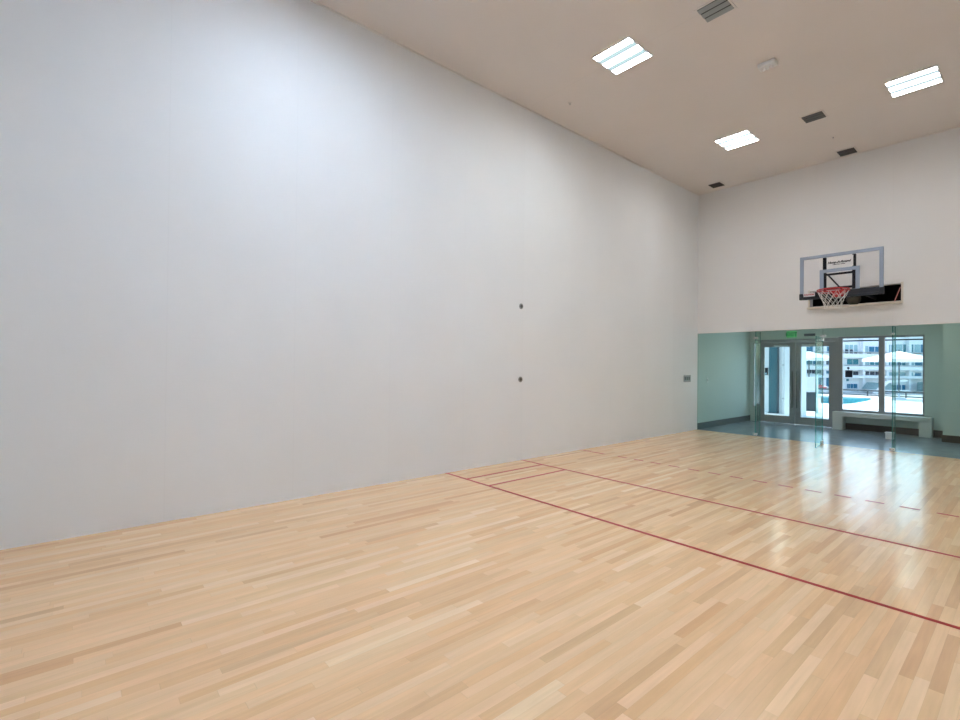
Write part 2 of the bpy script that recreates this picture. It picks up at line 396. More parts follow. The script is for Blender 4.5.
# door frame
b = MB(); b.box(.20, .245, WY-.02, WY+.10, 0, 2.315).box(2.03, 2.10, WY-.02, WY+.10, 0, 2.315).box(2.10, 2.155, WY-.012, WY, .155, 2.335).box(.245, 2.03, WY-.02, WY+.10, 2.235, 2.315)
struct(b.build('trim_5', M['alu']), 'grey metal frame around the double doors', 'door frame')
def gdoor(name, x0, x1, hs, label):
    r = empty(name, ((x0+x1)/2, WY+.02, 0)); struct(r, label, 'door')
    y0, y1 = WY, WY+.045; st = .125; zt = 2.23
    b = MB(); b.box(x0, x0+st, y0, y1, .01, zt).box(x1-st, x1, y0, y1, .01, zt).box(x0+st, x1-st, y0, y1, .01, .21).box(x0+st, x1-st, y0, y1, 2.105, zt)
    b.build('door_leaf_frame', M['alu'], r, bevel=.004)
    b = MB(); b.box(x0+st, x1-st, y0+.018, y0+.026, .21, 2.105); b.build('pane', M['pane'], r)
    hx = x1-.05 if hs > 0 else x0+.05
    b = MB(); b.cyl((hx, y0-.05, .45), (hx, y0-.05, 1.45), .013, 12)
    for z in (.5, 1.4): b.cyl((hx, y0-.05, z), (hx, y0, z), .009, 10)
    b.build('pull_handle', M['greysign'], r, smooth=False)
    cx0 = x0+.16 if hs < 0 else x1-.50
    b = MB(); b.box(cx0, cx0+.34, y0-.055, y0, 2.12, 2.165); b.build('door_closer', M['alu_l'], r, bevel=.006)
    b = MB(); b.bar((cx0+.08, y0-.03, 2.17), (cx0+.30, y0-.12, 2.185), .02, .008); b.bar((cx0+.30, y0-.12, 2.19), (cx0+.16, y0-.01, 2.20), .02, .008)
    b.build('closer_arm', M['plate'], r)
gdoor('door_1', .248, 1.132, 1, 'grey framed glass double door leaf showing blue panel outside')
gdoor('door_2', 1.140, 2.027, -1, 'grey framed glass double door leaf nearest the windows')

# ------------------------------------------------------------------ glass court wall
def gpanel(name, x0, x1, z0, z1, y=RL+.02, th=.012, label=None, cat='glass wall'):
    b = MB(); b.box(x0, x1, y, y+th, z0, z1)
    o = b.build(name, [M['glass_court'], M['glass_edge']])
    for p in o.data.polygons:
        if abs(p.normal.y) < .5: p.material_index = 1
    return struct(o, label, cat)
GD = 2.165
gpanel('wall_glass_left', .004, 1.300, .004, HB-.02, label='fixed green-tinted glass panel next to the long white wall')
gpanel('wall_glass_middle', 1.312, 2.570, .004, HB-.02, label='fixed green-tinted glass panel left of the open glass door')
gpanel('wall_glass_transom', 2.582, 3.664, GD+.02, HB-.02, label='glass strip above the open doorway')
gpanel('wall_glass_right', 3.676, 4.9, .004, HB-.02, label='fixed green-tinted glass panel right of the doorway')
gpanel('wall_glass_end', 4.912, RW-.004, .004, HB-.02, label='fixed green-tinted glass panel at the far right')
def fin(name, x, label):
    b = MB(); b.box(x-.006, x+.006, RL+.036, RL+.30, .004, HB-.02)
    o = b.build(name, [M['glass_fin'], M['glass_edge']])
    for p in o.data.polygons:
        if abs(p.normal.x) < .5: p.material_index = 1
    return tag(o, label, 'glass fin', 'glass stiffening fins behind the court glass')
fin('glass_fin', 1.306, 'green-edged glass fin standing behind joint of left fixed panels')
fin('glass_fin', 3.670, 'green-edged glass fin beside the doorway, in front of the bench')
fin('glass_fin', 4.906, 'green-edged glass fin behind the rightmost panel joint')
def patch(x, z, w_, h_, label):
    r = empty('patch_fitting', (x, RL+.026, z)); tag(r, label, 'fitting', 'steel patch fittings on the glass wall')
    b = MB(); b.box(x-w_/2, x+w_/2, RL+.008, RL+.0195, z-h_/2, z+h_/2); b.build('front_plate', M['steel'], r, bevel=.004)
    b = MB(); b.box(x-w_/2, x+w_/2, RL+.033, RL+.054, z-h_/2, z+h_/2); b.build('rear_plate', M['steel'], r, bevel=.004)
    for sx in (-.3, .3): MB().cyl((x+sx*w_, RL+.000, z), (x+sx*w_, RL+.0085, z), .008, 10).build('bolt', M['plate'], r)
patch(1.306, 2.20, .09, .045, 'steel fitting high on joint of the two left glass panels')
patch(1.306, .04, .08, .05, 'steel fitting at floor on joint of the two left glass panels')
patch(2.576, 2.20, .10, .045, 'steel pivot fitting above the open glass door')
patch(3.670, 2.20, .06, .035, 'steel fitting high at right side of the doorway')
patch(3.670, .035, .08, .045, 'steel fitting at floor at right side of the doorway')
# open glass door leaf, hinged at x=2.58, swung into the court
hinge = Vector((2.585, RL+.0, 0)); end = Vector((2.686, 11.33, 0)); ang = math.atan2(end.y-hinge.y, end.x-hinge.x)
r = empty('door_3', hinge, ang); struct(r, 'open frameless glass door swung into the court', 'door')
LL = (end-hinge).length
o = MB().box(.03, LL, -.006, .006, .012, GD-.01).build('glass_leaf', [M['glass_leaf'], M['glass_edge']]); o.parent = r
for p in o.data.polygons:
    if abs(p.normal.y) < .5: p.material_index = 1
o = MB().box(.0, .16, -.018, .018, .004, .075).build('bottom_rail', M['steel'], bevel=.004); o.parent = r
o = MB().box(.0, .16, -.018, .018, GD-.07, GD-.004).build('top_rail', M['steel'], bevel=.004); o.parent = r

# ------------------------------------------------------------------ court lines
LW = .040
def line(x0, x1, y0, y1, z, name, label):
    o = MB().box(x0, x1, y0, y1, .0002, z).build(name, M['red'], loc=((x0+x1)/2, (y0+y1)/2, 0)); return tag(o, label, 'court line', 'red court lines')
SY, TY, DY = 15*FT, 20*FT, 25*FT
line(0, RW, SY-LW/2, SY+LW/2, .0012, 'service_line', 'solid red line across the floor, nearest the camera')
line(0, RW, TY-LW/2, TY+LW/2, .0012, 'short_line', 'solid red line across the floor just before the dashed line')
line(.4572-LW/2, .4572+LW/2, SY+LW/2, TY-LW/2, .0010, 'box_line', 'short red connecting line closest to the long white wall')
line(.9144-LW/2, .9144+LW/2, SY+LW/2, TY-LW/2, .0010, 'box_line', 'short red connecting line second from the long white wall')
line(5.205-LW/2, 5.205+LW/2, SY+LW/2, TY-LW/2, .0010, 'box_line', 'short red connecting line at the right edge of the photo')
dl = empty('dashed_line', (RW/2, DY, 0)); tag(dl, 'dashed red line across the floor, farthest from the camera', 'court line', 'red court lines')
def dash(a, c): MB().box(a, c, DY-LW/2, DY+LW/2, .0002, .0012).build('dash', M['red'], dl)
dash(0, .53); x = .80
while x < RW-.6: dash(x, x+.17); x += .305
dash(RW-.53, RW)

# ------------------------------------------------------------------ ceiling lights
def troffer(x, y, es, tint, label):
    r = empty('ceiling_light', (x, y, H)); tag(r, label, 'ceiling light', 'square ceiling lights of the court')
    a, c = .275, .29; z = H
    me = bpy.data.materials.new('lit_diffuser'); me.use_nodes = True; n = me.node_tree; n.nodes.clear()
    e = n.nodes.new('ShaderNodeEmission'); e.inputs[0].default_value = (*tint, 1)
    lw = n.nodes.new('ShaderNodeLayerWeight'); lw.inputs['Blend'].default_value = .5; g = NB(me)   # louvred lamp: throws most of its light downwards
    n.links.new(g.math('ADD', 1.5, g.math('MULTIPLY', es, g.math('POWER', g.math('SUBTRACT', 1.0, lw.outputs['Facing']), .4))), e.inputs[1]); o_ = n.nodes.new('ShaderNodeOutputMaterial'); n.links.new(e.outputs[0], o_.inputs[0])
    ms = bpy.data.materials.new('lit_louvre_strip'); ms.use_nodes = True; n = ms.node_tree; n.nodes.clear()
    e = n.nodes.new('ShaderNodeEmission'); e.inputs[0].default_value = (.62, .80, .86, 1); e.inputs[1].default_value = 1.0; o_ = n.nodes.new('ShaderNodeOutputMaterial'); n.links.new(e.outputs[0], o_.inputs[0])
    b = MB(); b.box(x-c, x-a, y-c, y+c, z-.012, z).box(x+a, x+c, y-c, y+c, z-.012, z).box(x-a, x+a, y-c, y-a, z-.012, z).box(x-a, x+a, y+a, y+c, z-.012, z)
    b.build('light_frame', M['white'], r)
    for (v0, v1) in ((-a, -.165), (-.060, .060), (.165, a)):
        b = MB(); b.box(x-a, x+a, y+v0, y+v1, z-.008, z-.002); b.build('diffuser', me, r)
    for (v0, v1) in ((-.165, -.060), (.060, .165)):
        b = MB(); b.box(x-a, x+a, y+v0, y+v1, z-.008, z-.002); b.build('louvre_strip', ms, r)
    return r
cool, neu, warm = (.78, .935, 1.15), (.91, .98, 1.03), (.98, .975, .98)
troffer(1.79, 6.15, LAMP_MID, neu, 'lit square ceiling light largest in view, near the long wall')
troffer(1.81, 9.86, LAMP_FAR, warm, 'lit square ceiling light smallest in view, near the back corner')
troffer(4.27, 9.86, LAMP_FAR, warm, 'lit square ceiling light at the right edge, beyond the vents')
troffer(4.27, 6.15, LAMP_MID, neu, 'lit square ceiling light above the court middle, out of view')
troffer(1.79, 2.44, LAMP_NEAR, cool, 'lit square ceiling light near the front wall by the long wall, out of view')
troffer(4.27, 2.44, LAMP_NEAR, cool, 'lit square ceiling light near the front wall above the camera, out of view')

# ------------------------------------------------------------------ ceiling vents, detector, sprinklers
def vent(x0, x1, y0, y1, m_, label, n=3):
    cx, cy = (x0+x1)/2, (y0+y1)/2; r = empty('ceiling_vent', (cx, cy, H)); tag(r, label, 'vent', 'square ceiling vents')
    z = H; f = .022
    b = MB(); b.box(x0-f, x0, y0-f, y1+f, z-.01, z).box(x1, x1+f, y0-f, y1+f, z-.01, z).box(x0, x1, y0-f, y0, z-.01, z).box(x0, x1, y1, y1+f, z-.01, z)
    b.build('vent_frame', M['ceil'], r)
    b = MB(); b.box(x0, x1, y0, y1, z-.004, z-.0005); b.build('backing', M['ventback'], r)
    st = (y1-y0)/n
    for i in range(n):
        yc = y0+st*(i+.5); b = MB(); b.bar((x0, yc, z-.012), (x1, yc, z-.012), st*.68, .003)
        o = b.build('louvre', m_, r)
        for v in o.data.vertices: v.co.z += (v.co.y-yc)*-.12
    return r
vent(2.85, 3.16, 6.06, 6.36, M['vent'], 'grey louvred ceiling vent at the top edge, nearest the camera')
vent(2.86, 3.15, 9.79, 10.07, M['ventm'], 'dark grey ceiling vent between the two far ceiling lights')
vent(2.89, 3.16, 11.79, 12.09, M['ventd'], 'dark brown ceiling vent close to the back wall, above the backboard')
vent(.46, .72, 11.68, 11.97, M['ventd'], 'small dark vent in the far corner of the ceiling')
sx, sy = 3.03, 7.78
r = empty('smoke_detector', (sx, sy, H)); tag(r, 'white boxy detector on the ceiling between vents and nearest light', 'smoke detector')
MB().box(sx-.11, sx+.11, sy-.07, sy+.07, H-.06, H).build('housing', M['offwhite'], r, bevel=.012)
for d in (-.045, .045):
    MB().lathe((sx+d, sy, H-.086), [(.004, -.012), (.02, -.008), (.026, 0), (.026, .026)], 16).build('sensor', M['ceil'], r, smooth=False)
def sprinkler(x, y, label):
    r = empty('sprinkler_head', (x, y, H)); tag(r, label, 'sprinkler', 'ceiling sprinklers')
    MB().lathe((x, y, H-.008), [(.03, 0), (.038, .008)], 20).build('cover_plate', M['ceil'], r)
    MB().cyl((x, y, H-.008), (x, y, H-.03), .008, 10).build('spray_nozzle', M['plate'], r)
sprinkler(.575, 6.54, 'tiny sprinkler in ceiling between the long wall and nearest light')
sprinkler(3.02, 11.01, 'tiny sprinkler in ceiling between the two middle vents')

# ------------------------------------------------------------------ wall fittings
def socket(y, z, label):
    r = empty('wall_socket', (0, y, z)); tag(r, label, 'wall socket', 'round net sockets on the long wall')
    MB().lathe((0, y, z), [(.046, .0), (.046, .004), (.036, .008)], 24, 'x').build('flange', M['plate'], r)
    MB().lathe((0.0, y, z), [(.028, .008), (.028, .0095)], 20, 'x').build('plug', M['hole'], r)
socket(6.052, 2.499, 'upper of the two small dark round sockets on the long wall')
socket(6.052, 1.310, 'lower of the two small dark round sockets on the long wall')
r = empty('wall_switch', (0, 11.67, 1.257)); tag(r, 'grey square switch plate on the long wall near the glass', 'switch')
MB().box(0, .008, 11.50, 11.84, 1.175, 1.34).build('cover_plate', M['plate'], r, bevel=.003)
for k in range(3):
    MB().box(.008, .016, 11.545+k*.095, 11.595+k*.095, 1.22, 1.295).build('rocker', M['greysign'], r, bevel=.002)
r = empty('light_switch', (0, 12.74, 1.20)); tag(r, 'small pale switch on the sage lobby wall behind the left glass', 'switch')
MB().box(0, .008, 12.70, 12.78, 1.14, 1.26).build('cover_plate', M['offwhite'], r, bevel=.003)
MB().box(.008, .018, 12.73, 12.75, 1.175, 1.225).build('toggle', M['white'], r)

# ------------------------------------------------------------------ backboard
BY = 11.10; BX0, BX1, BZ0, BZ1 = 2.481, 3.723, 2.835, 3.650
BC = (BX0+BX1)/2
r = empty('basketball_hoop', (BC, BY, BZ0)); tag(r, 'clear basketball backboard with red rim and white net on back wall', 'basketball hoop')
MB().box(BX0+.05, BX1-.05, BY, BY+.012, BZ0+.06, BZ1-.04).build('backboard', M['acrylic'], r)
fw = .055
b = MB(); b.box(BX0, BX0+fw, BY-.008, BY+.035, BZ0+.09, BZ1).box(BX1-fw, BX1, BY-.008, BY+.035, BZ0+.09, BZ1).box(BX0+fw, BX1-fw, BY-.008, BY+.035, BZ1-fw, BZ1)
b.build('board_frame', M['bluegrey'], r, bevel=.004)
# black padding round the lower edge
b = MB(); b.box(BX0-.008, BX0+fw, BY-.02, BY+.05, BZ0, BZ0+.115).box(BX1-fw, BX1+.008, BY-.02, BY+.05, BZ0, BZ0+.115).box(BX0+fw, BX1-fw, BY-.02, BY+.05, BZ0, BZ0+.04)
b.build('edge_padding', M['pad'], r, bevel=.01)
MB().box(BX0+.72, BX1-fw, BY-.012, BY-.002, BZ0+.04, BZ0+.125).build('lower_padding', M['pad'], r, bevel=.003)
# shooter's square
TX0, TX1, TZ0, TZ1 = 2.80, 3.40, 2.925, 3.365; tw = .062
b = MB(); b.box(TX0, TX0+tw, BY-.006, BY-.001, TZ0, TZ1).box(TX1-tw, TX1, BY-.006, BY-.001, TZ0, TZ1).box(TX0+tw, TX1-tw, BY-.006, BY-.001, TZ1-tw, TZ1).box(TX0+tw, TX1-tw, BY-.006, BY-.001, TZ0, TZ0+.04)
b.build('target_square', M['bluegrey'], r)
# steel behind the board
for x in (2.862, 3.305):
    MB().box(x-.024, x+.024, BY+.036, BY+.085, BZ0+.02, BZ1-fw).build('upright_bar', M['dark'], r)
MB().box(2.886, 3.281, BY+.036, BY+.075, TZ1-tw-.045, TZ1-tw-.012).build('cross_bar', M['dark'], r)
MB().box(2.886, 3.281, BY+.036, BY+.085, 3.00, 3.035).build('cross_bar', M['dark'], r)
MB().box(BX0+fw, BX1-fw, BY+.036, BY+.085, BZ0+.035, BZ0+.075).build('cross_bar', M['dark'], r)
for x in (2.884, 3.335):
    b = MB(); b.bar((x, BY+.085, 2.94), (x, RL+.5, 2.94), .04, .045); b.build('support_arm', M['dark'], r)
b = MB(); b.bar((2.91, BY+.09, 3.27), (3.06, RL-.35, 2.95), .018, .018); b.build('diagonal_brace', M['dark'], r)
b = MB(); b.cyl((2.884, RL-.35, 2.94), (3.335, RL-.35, 2.94), .02, 12); b.build('cross_tube', M['dark'], r)
# rim
RZ = 2.965; RC = Vector((BC-.005, BY-.38, RZ-.035)); RR = .2286
b = MB(); b.tube([RC+Vector((RR*math.cos(t), RR*math.sin(t), 0)) for t in [2*math.pi*i/48 for i in range(48)]], .0105, 8, True)
for sx in (-1, 1): b.tube([RC+Vector((sx*.06, RR*.96, -.004)), RC+Vector((sx*.07, RR+.12, -.03)), Vector((BC+sx*.075, BY-.02, RC.z-.035))], .009, 8)
b.build('rim', M['rimred'], r, smooth=True)
b = MB(); b.box(BC-.09, BC+.09, BY-.16, BY-.014, RC.z-.006, RC.z+.006).box(BC-.10, BC+.10, BY-.026, BY-.012, RC.z-.09, RC.z+.03)
b.prism([(BC-.08, BY-.03), (BC+.08, BY-.03), (BC+.06, BY-.15), (BC-.06, BY-.15)], RC.z-.055, RC.z-.006)
b.build('rim_bracket', M['rimred'], r, bevel=.003)
b = MB(); b.tube([RC+Vector(((RR+.004)*math.cos(t), (RR+.004)*math.sin(t), -.028)) for t in [2*math.pi*i/36 for i in range(36)]], .006, 6, True)
for i in range(12):
    t = 2*math.pi*(i+.5)/12; c_, s_ = math.cos(t), math.sin(t)
    b.tube([RC+Vector((RR*c_, RR*s_, -.008)), RC+Vector((RR*math.cos(t+.06), RR*math.sin(t+.06), -.034)), RC+Vector((RR*math.cos(t+.12), RR*math.sin(t+.12), -.008))], .004, 5)
b.build('net_loops', M['rimred'], r)
# net: crossing cords on a narrowing tube
lv = [(0, .226), (.08, .190), (.15, .158), (.215, .135), (.27, .126), (.315, .135)]
b = MB(); n = 12
for i in range(n):
    for sgn in (-1, 1):
        pts = []
        for k, (dz, rr) in enumerate(lv):
            t = 2*math.pi*(i+.5*(k % 2)*sgn + 0)/n
            t = 2*math.pi*(i + sgn*.5*(k % 2))/n
            pts.append(RC+Vector((rr*math.cos(t), rr*math.sin(t), -.03-dz)))
        b.tube(pts, .0042, 5)
b.build('net', M['net'], r)
# sign sheet with lettering, and the lower corner sticker
MB().box(2.915, 3.305, BY-.004, BY-.001, 3.375, 3.575).build('brand_sheet', M['sticker'], r)
FACE = lambda x, z: Matrix.Translation((x, BY-.0055, z)) @ Matrix.Rotation(R(90), 4, 'X')
o = text_mesh('Hoop-A-Round', .054, .0006, 'lettering', M['txt'], FACE(3.093, 3.478), .35)
put(o, r)
o = text_mesh('BASKETBALL SYSTEM', .020, .0006, 'lettering', M['txt'], FACE(3.093, 3.437), .2)
put(o, r)
MB().box(BX0+.06, BX0+.245, BY-.004, BY-.001, BZ0+.055, BZ0+.125).build('corner_sticker', M['sticker'], r)
o = text_mesh('CAUTION', .036, .0006, 'sticker_lettering', M['txtred'], FACE(BX0+.152, BZ0+.09)); put(o, r)
# red strut in the slot, ball on the ledge
b = MB(); b.cyl((3.70, RL+.0, NZ0+.008), (3.775, RL+.06, NZ1-.07), .006, 10)
tag(b.build('red_strut', M['pink'], loc=(3.63, RL-.02, NZ0)), 'thin pinkish red rod leaning at right end of the dark slot', 'rod')
r = empty('ball', (3.08, RL+.03, NZ0)); tag(r, 'dull olive grey ball on the slot ledge behind the net', 'ball')
prof = [(.118*math.sin(a), -.118*math.cos(a)) for a in [math.pi*(i+.15)/18.3 for i in range(19)]]
MB().lathe((3.08, RL+.03, NZ0+.118), prof, 28).build('ball_skin', M['ball'], r, smooth=True)
b = MB()
for ax in ((1, 0, 0), (0, 1, 0), (.7, .7, 0)):
    a = Vector(ax).normalized(); u = Vector((0, 0, 1)); pts = [Vector((3.08, RL+.03, NZ0+.118))+.1178*(math.cos(t)*a+math.sin(t)*u) for t in [2*math.pi*i/32 for i in range(32)]]
    b.tube(pts, .0022, 5, True)
b.build('seam', M['dark'], r)

# ------------------------------------------------------------------ lobby things
# exit sign
ex, ez, ey = 1.055, 2.445, WY
r = empty('exit_sign', (ex, ey, ez)); tag(r, 'green lettered exit sign above the double doors', 'exit sign')
MB().box(ex-.115, ex+.115, ey-.045, ey, ez-.085, ez+.085).build('sign_body', M['signface'], r, bevel=.006)
o = text_mesh('EXIT', .13, .001, 'lettering', M['green'], Matrix.Translation((ex, ey-.047, ez-.004)) @ Matrix.Rotation(R(90), 4, 'X')); put(o, r)
tag(MB().box(1.345, 1.60, WY-.02, WY, 2.385, 2.45).build('wall_plaque', M['greysign'], loc=(1.47, WY, 2.44), bevel=.004), 'small dark grey bar on the wall right of the exit sign', 'plaque')
# bench
r = empty('bench', (2.965, 15.30, 0)); tag(r, 'long pale bench with slab ends below the lobby windows', 'bench')
MB().box(2.05, 3.885, 15.14, 15.43, .335, .445).build('seat_slab', M['bench'], r, bevel=.006)
MB().box(2.05, 2.26, 15.14, 15.43, 0, .335).build('leg', M['bench'], r, bevel=.006)
MB().box(3.675, 3.885, 15.14, 15.43, 0, .335).build('leg', M['bench'], r, bevel=.006)
r = empty('floor_box', (3.32, 14.2, 0)); tag(r, 'small white box on the lobby floor in front of the bench', 'box')
MB().box(3.252, 3.388, 14.13, 14.25, 0, .125).build('box_body', M['offwhite'], r, bevel=.006)
MB().box(3.242, 3.398, 14.12, 14.26, .125, .147).build('box_lid', M['white'], r, bevel=.004)
# notice on the window
r = empty('window_notice', (2.31, WY+.03, 1.38)); tag(r, 'small dark square notice hanging on the window nearest the doors', 'notice')
MB().box(2.235, 2.385, WY+.036, WY+.044, 1.31, 1.485).build('notice_card', M['navy'], r)
MB().cyl((2.30, WY+.030, 1.545), (2.30, WY+.044, 1.545), .028, 16).build('suction_hook', M['navy'], r)
MB().bar((2.30, WY+.040, 1.545), (2.30, WY+.040, 1.485), .008, .004, (0, 1, 0)).build('hanging_tab', M['navy'], r)
# unseen lamps added so the lobby is not lit by windows alone
def lobby_fill_light(x, y, label):
    r = empty('lobby_fill_light', (x, y, LC)); tag(r, label, 'ceiling light', 'unseen lamps added to brighten the lobby')
    me = mat('lobby_fill_lens', (.9, .9, .9), .5, emit=(.9, 1.0, .97), es=38)
    b = MB(); b.lathe((x, y, LC-.03), [(.14, 0), (.17, .01), (.175, .03)], 28); b.build('fill_ring', M['white'], r)
    b = MB(); b.lathe((x, y, LC-.036), [(.09, 0), (.13, .006)], 28); b.build('fill_lens', me, r)
lobby_fill_light(1.3, 13.7, 'round unseen lamp added to brighten the lobby before the double doors')
lobby_fill_light(3.7, 13.7, 'round unseen lamp added to brighten the lobby before the bench')
lobby_fill_light(6.0, 13.5, 'round unseen lamp added to brighten the lobby at the far right')

# ------------------------------------------------------------------ outdoors
PO = [(-.85, 25.6), (-.15, 25.72), (.06, 26.5), (.08, 29), (-.08, 31.5), (-.42, 32.6), (-1.0, 32.2), (-1.6, 31.8), (-2.35, 31.5)]
# deck slab with the pool cut out (two-sided ring of quads)
b = MB(); z0, z1 = -.45, -.02
outer = [(-30, WY+.12), (18, WY+.12), (18, 34.2), (-30, 34.2)]
def ring(poly, outer, z):
    bm = bmesh.new(); 
    ov = [bm.verts.new((x, y, z)) for x, y in outer]; iv = [bm.verts.new((x, y, z)) for x, y in poly]
    es = [bm.edges.new((ov[i], ov[(i+1) % len(ov)])) for i in range(len(ov))]+[bm.edges.new((iv[i], iv[(i+1) % len(iv)])) for i in range(len(iv))]
    bmesh.ops.triangle_fill(bm, use_beauty=True, edges=es); return bm
bm = ring(PO, outer, z1)
ret = bmesh.ops.extrude_face_region(bm, geom=bm.faces[:]); 
for v in [g_ for g_ in ret['geom'] if isinstance(g_, bmesh.types.BMVert)]: v.co.z = z0
bmesh.ops.recalc_face_normals(bm, faces=bm.faces)
me = bpy.data.meshes.new('pool_deck'); bm.to_mesh(me); bm.free(); me.materials.append(M['deck'])
o = bpy.data.objects.new('pool_deck', me); C.objects.link(o); struct(o, 'bright pale pool deck outside the windows', 'deck')
r = empty('swimming_pool', (-.8, 29, -.45)); tag(r, 'turquoise pool seen through the lobby windows', 'pool')
MB().prism(PO, -.60, -.45).build('pool_shell', M['poolwall'], r)
cx_ = sum(p[0] for p in PO)/len(PO); cy_ = sum(p[1] for p in PO)/len(PO)
MB().prism([(cx_+(x-cx_)*.995, cy_+(y-cy_)*.998) for x, y in PO], -.13, -.08).build('pool_water', M['water'], r)
struct(MB().box(-260, 260, 34.3, 420, -4.3, -4.1).build('ground_far', M['ground']), 'pale low ground between the deck and the apartments', 'ground')
# unseen slab added over the lobby windows to keep the sun out, and our own facade end wall
struct(MB().box(-6, 14, WY+.12, 16.2, 2.62, 2.80).build('trim_added_overhang', M['stucco']), 'pale unseen overhang added to keep sun out of the lobby windows', 'overhang')
# white walls, blue panel, dark screen left of the doors outside
struct(MB().box(.06, .545, 18.1, 18.55, -.02, 3.2).build('wall_outside_pier', M['stucco']), 'white outdoor pier seen through the double doors', 'wall')
struct(MB().box(-4.5, -.02, 18.75, 18.95, -.02, 3.2).build('wall_outside', M['stucco']), 'white outdoor wall seen through the left door', 'wall')
r = empty('screen_panel', (-.45, 18.7, -.02)); tag(r, 'tall narrow blue panel outside, through the left glass door', 'panel')
MB().box(-.585, -.345, 18.66, 18.72, 0.0, 3.1).build('panel_board', M['bluepanel'], r)
MB().box(-.345, -.30, 18.65, 18.73, 0.0, 3.1).build('edge_post', M['slateblue'], r)
MB().box(-.60, -.30, 18.62, 18.75, -.02, 0.0).build('base_rail', M['slateblue'], r)
r = empty('wall_lamp', (-.67, 18.75, 1.35)); tag(r, 'small black wall lamp outside left of the blue panel', 'wall lamp')
MB().box(-.71, -.64, 18.66, 18.75, 1.27, 1.52).build('lamp_housing', M['dark'], r, bevel=.008)
MB().box(-.70, -.65, 18.64, 18.66, 1.29, 1.35).build('lamp_window', M['paleg'], r)
r = empty('privacy_screen', (-.6, 20.05, -.02)); tag(r, 'screen outside with slate blue lower board and white upper board', 'screen')
MB().box(-1.8, .43, 20.0, 20.06, .03, .68).build('lower_board', M['slateblue'], r)
MB().box(-1.8, .40, 20.01, 20.05, .70, 1.22).build('upper_board', M['stucco'], r)
for x in (-1.85, .43): MB().box(x, x+.05, 19.98, 20.08, -.02, 1.30).build('screen_post', M['white'], r)
r = empty('grey_tube', (.02, 18.3, -.02)); tag(r, 'grey vertical tube outside between blue panel and white pier', 'grey_tube')
MB().cyl((.0, 18.3, .0), (.0, 18.3, 3.1), .045, 14).build('tube_body', M['stucco2'], r)  # plain grey upright between the blue panel and the white pier
for z in (.5, 1.6, 2.7): MB().box(-.05, .06, 18.25, 18.35, z, z+.04).build('bracket', M['plate'], r)
# parasols
def parasol(x, y, Rr, ze, za, label):
    r = empty('parasol', (x, y, -.02)); tag(r, label, 'parasol', 'white parasols by the pool')
    b = MB(); n = 8; A = b.b.verts.new((x, y, za)); A2 = b.b.verts.new((x, y, za-.02)); O = []; O2 = []; V = []
    for i in range(n):
        t = 2*math.pi*(i+.5)/n; O.append(b.b.verts.new((x+Rr*math.cos(t), y+Rr*math.sin(t), ze))); O2.append(b.b.verts.new((x+Rr*math.cos(t), y+Rr*math.sin(t), ze-.14)))
    for i in range(n):
        j = (i+1) % n; b._f([A, O[i], O[j]]); b._f([O[i], O2[i], O2[j], O[j]])
    o = b.build('canopy', M['canvas'], r); sm = o.modifiers.new('s', 'SOLIDIFY'); sm.thickness = .012
    MB().cyl((x, y, .05), (x, y, za+.06), .03, 12).build('pole', M['rail'], r)
    MB().lathe((x, y, -.02), [(.28, 0), (.28, .05), (.05, .09), (.04, .3)], 20).build('base', M['stucco2'], r)
    for i in range(n):
        t = 2*math.pi*(i+.5)/n; b = MB(); b.bar((x, y, za-.05), (x+Rr*.98*math.cos(t), y+Rr*.98*math.sin(t), ze-.03), .016, .02); b.build('rib', M['plate'], r)
def at_depth(px, d):  # lateral position along the view's level axis at depth d
    u = (px-480)*d/480.; f2 = Vector((math.sin(YAW), math.cos(YAW), 0)); return Vector((CAM.x, CAM.y, 0))+f2*d+rgt0*u
p = at_depth(899, 24.3); parasol(p.x, p.y, 1.50, 1.86+.14, 2.42, 'white parasol standing on the deck beyond the right lobby window')
p = at_depth(809, 26.5); parasol(p.x, p.y, 1.25, 1.92+.14, 2.42, 'white parasol beyond the double doors')
# deck railing
def railing(xa, xb, y, label):
    r = empty('deck_railing', ((xa+xb)/2, y, -.02)); tag(r, label, 'railing')
    MB().box(xa, xb, y-.03, y+.03, .25, .33).build('top_rail', M['rail'], r)
    MB().box(xa, xb, y-.02, y+.02, .02, .07).build('bottom_rail', M['rail'], r)
    x = xa
    while x <= xb+.01:
        MB().box(x-.03, x+.03, y-.03, y+.03, -.02, .25).build('rail_post', M['rail'], r); x += 1.6
railing(-10.4, 7.2, 34.0, 'low dark railing at the far edge of the pool deck')
# low deck chairs in front of the railing
def chair(x, y, rz, mt, label):
    r = empty('deck_chair', (x, y, -.02), rz); tag(r, label, 'deck chair')
    def pt(b, nm, m_): o = b.build(nm, m_); o.parent = r
    b = MB(); b.box(-.28, .28, -.25, .25, .26, .32); pt(b, 'seat', mt)
    pt(MB().box(-.28, .28, .25, .31, .30, .46), 'backrest', mt)
    for sx in (-1, 1):
        for sy in (-1, 1): pt(MB().box(sx*.26-.02, sx*.26+.02, sy*.23-.02, sy*.23+.02, 0, .26), 'leg', M['white'])
        pt(MB().box(sx*.30-.02, sx*.30+.02, -.25, .28, .36, .39), 'armrest', M['white'])
p = at_depth(820, 30.5); chair(p.x, p.y, R(35), M['redcloth'], 'red deck chair beyond the right door leaf')
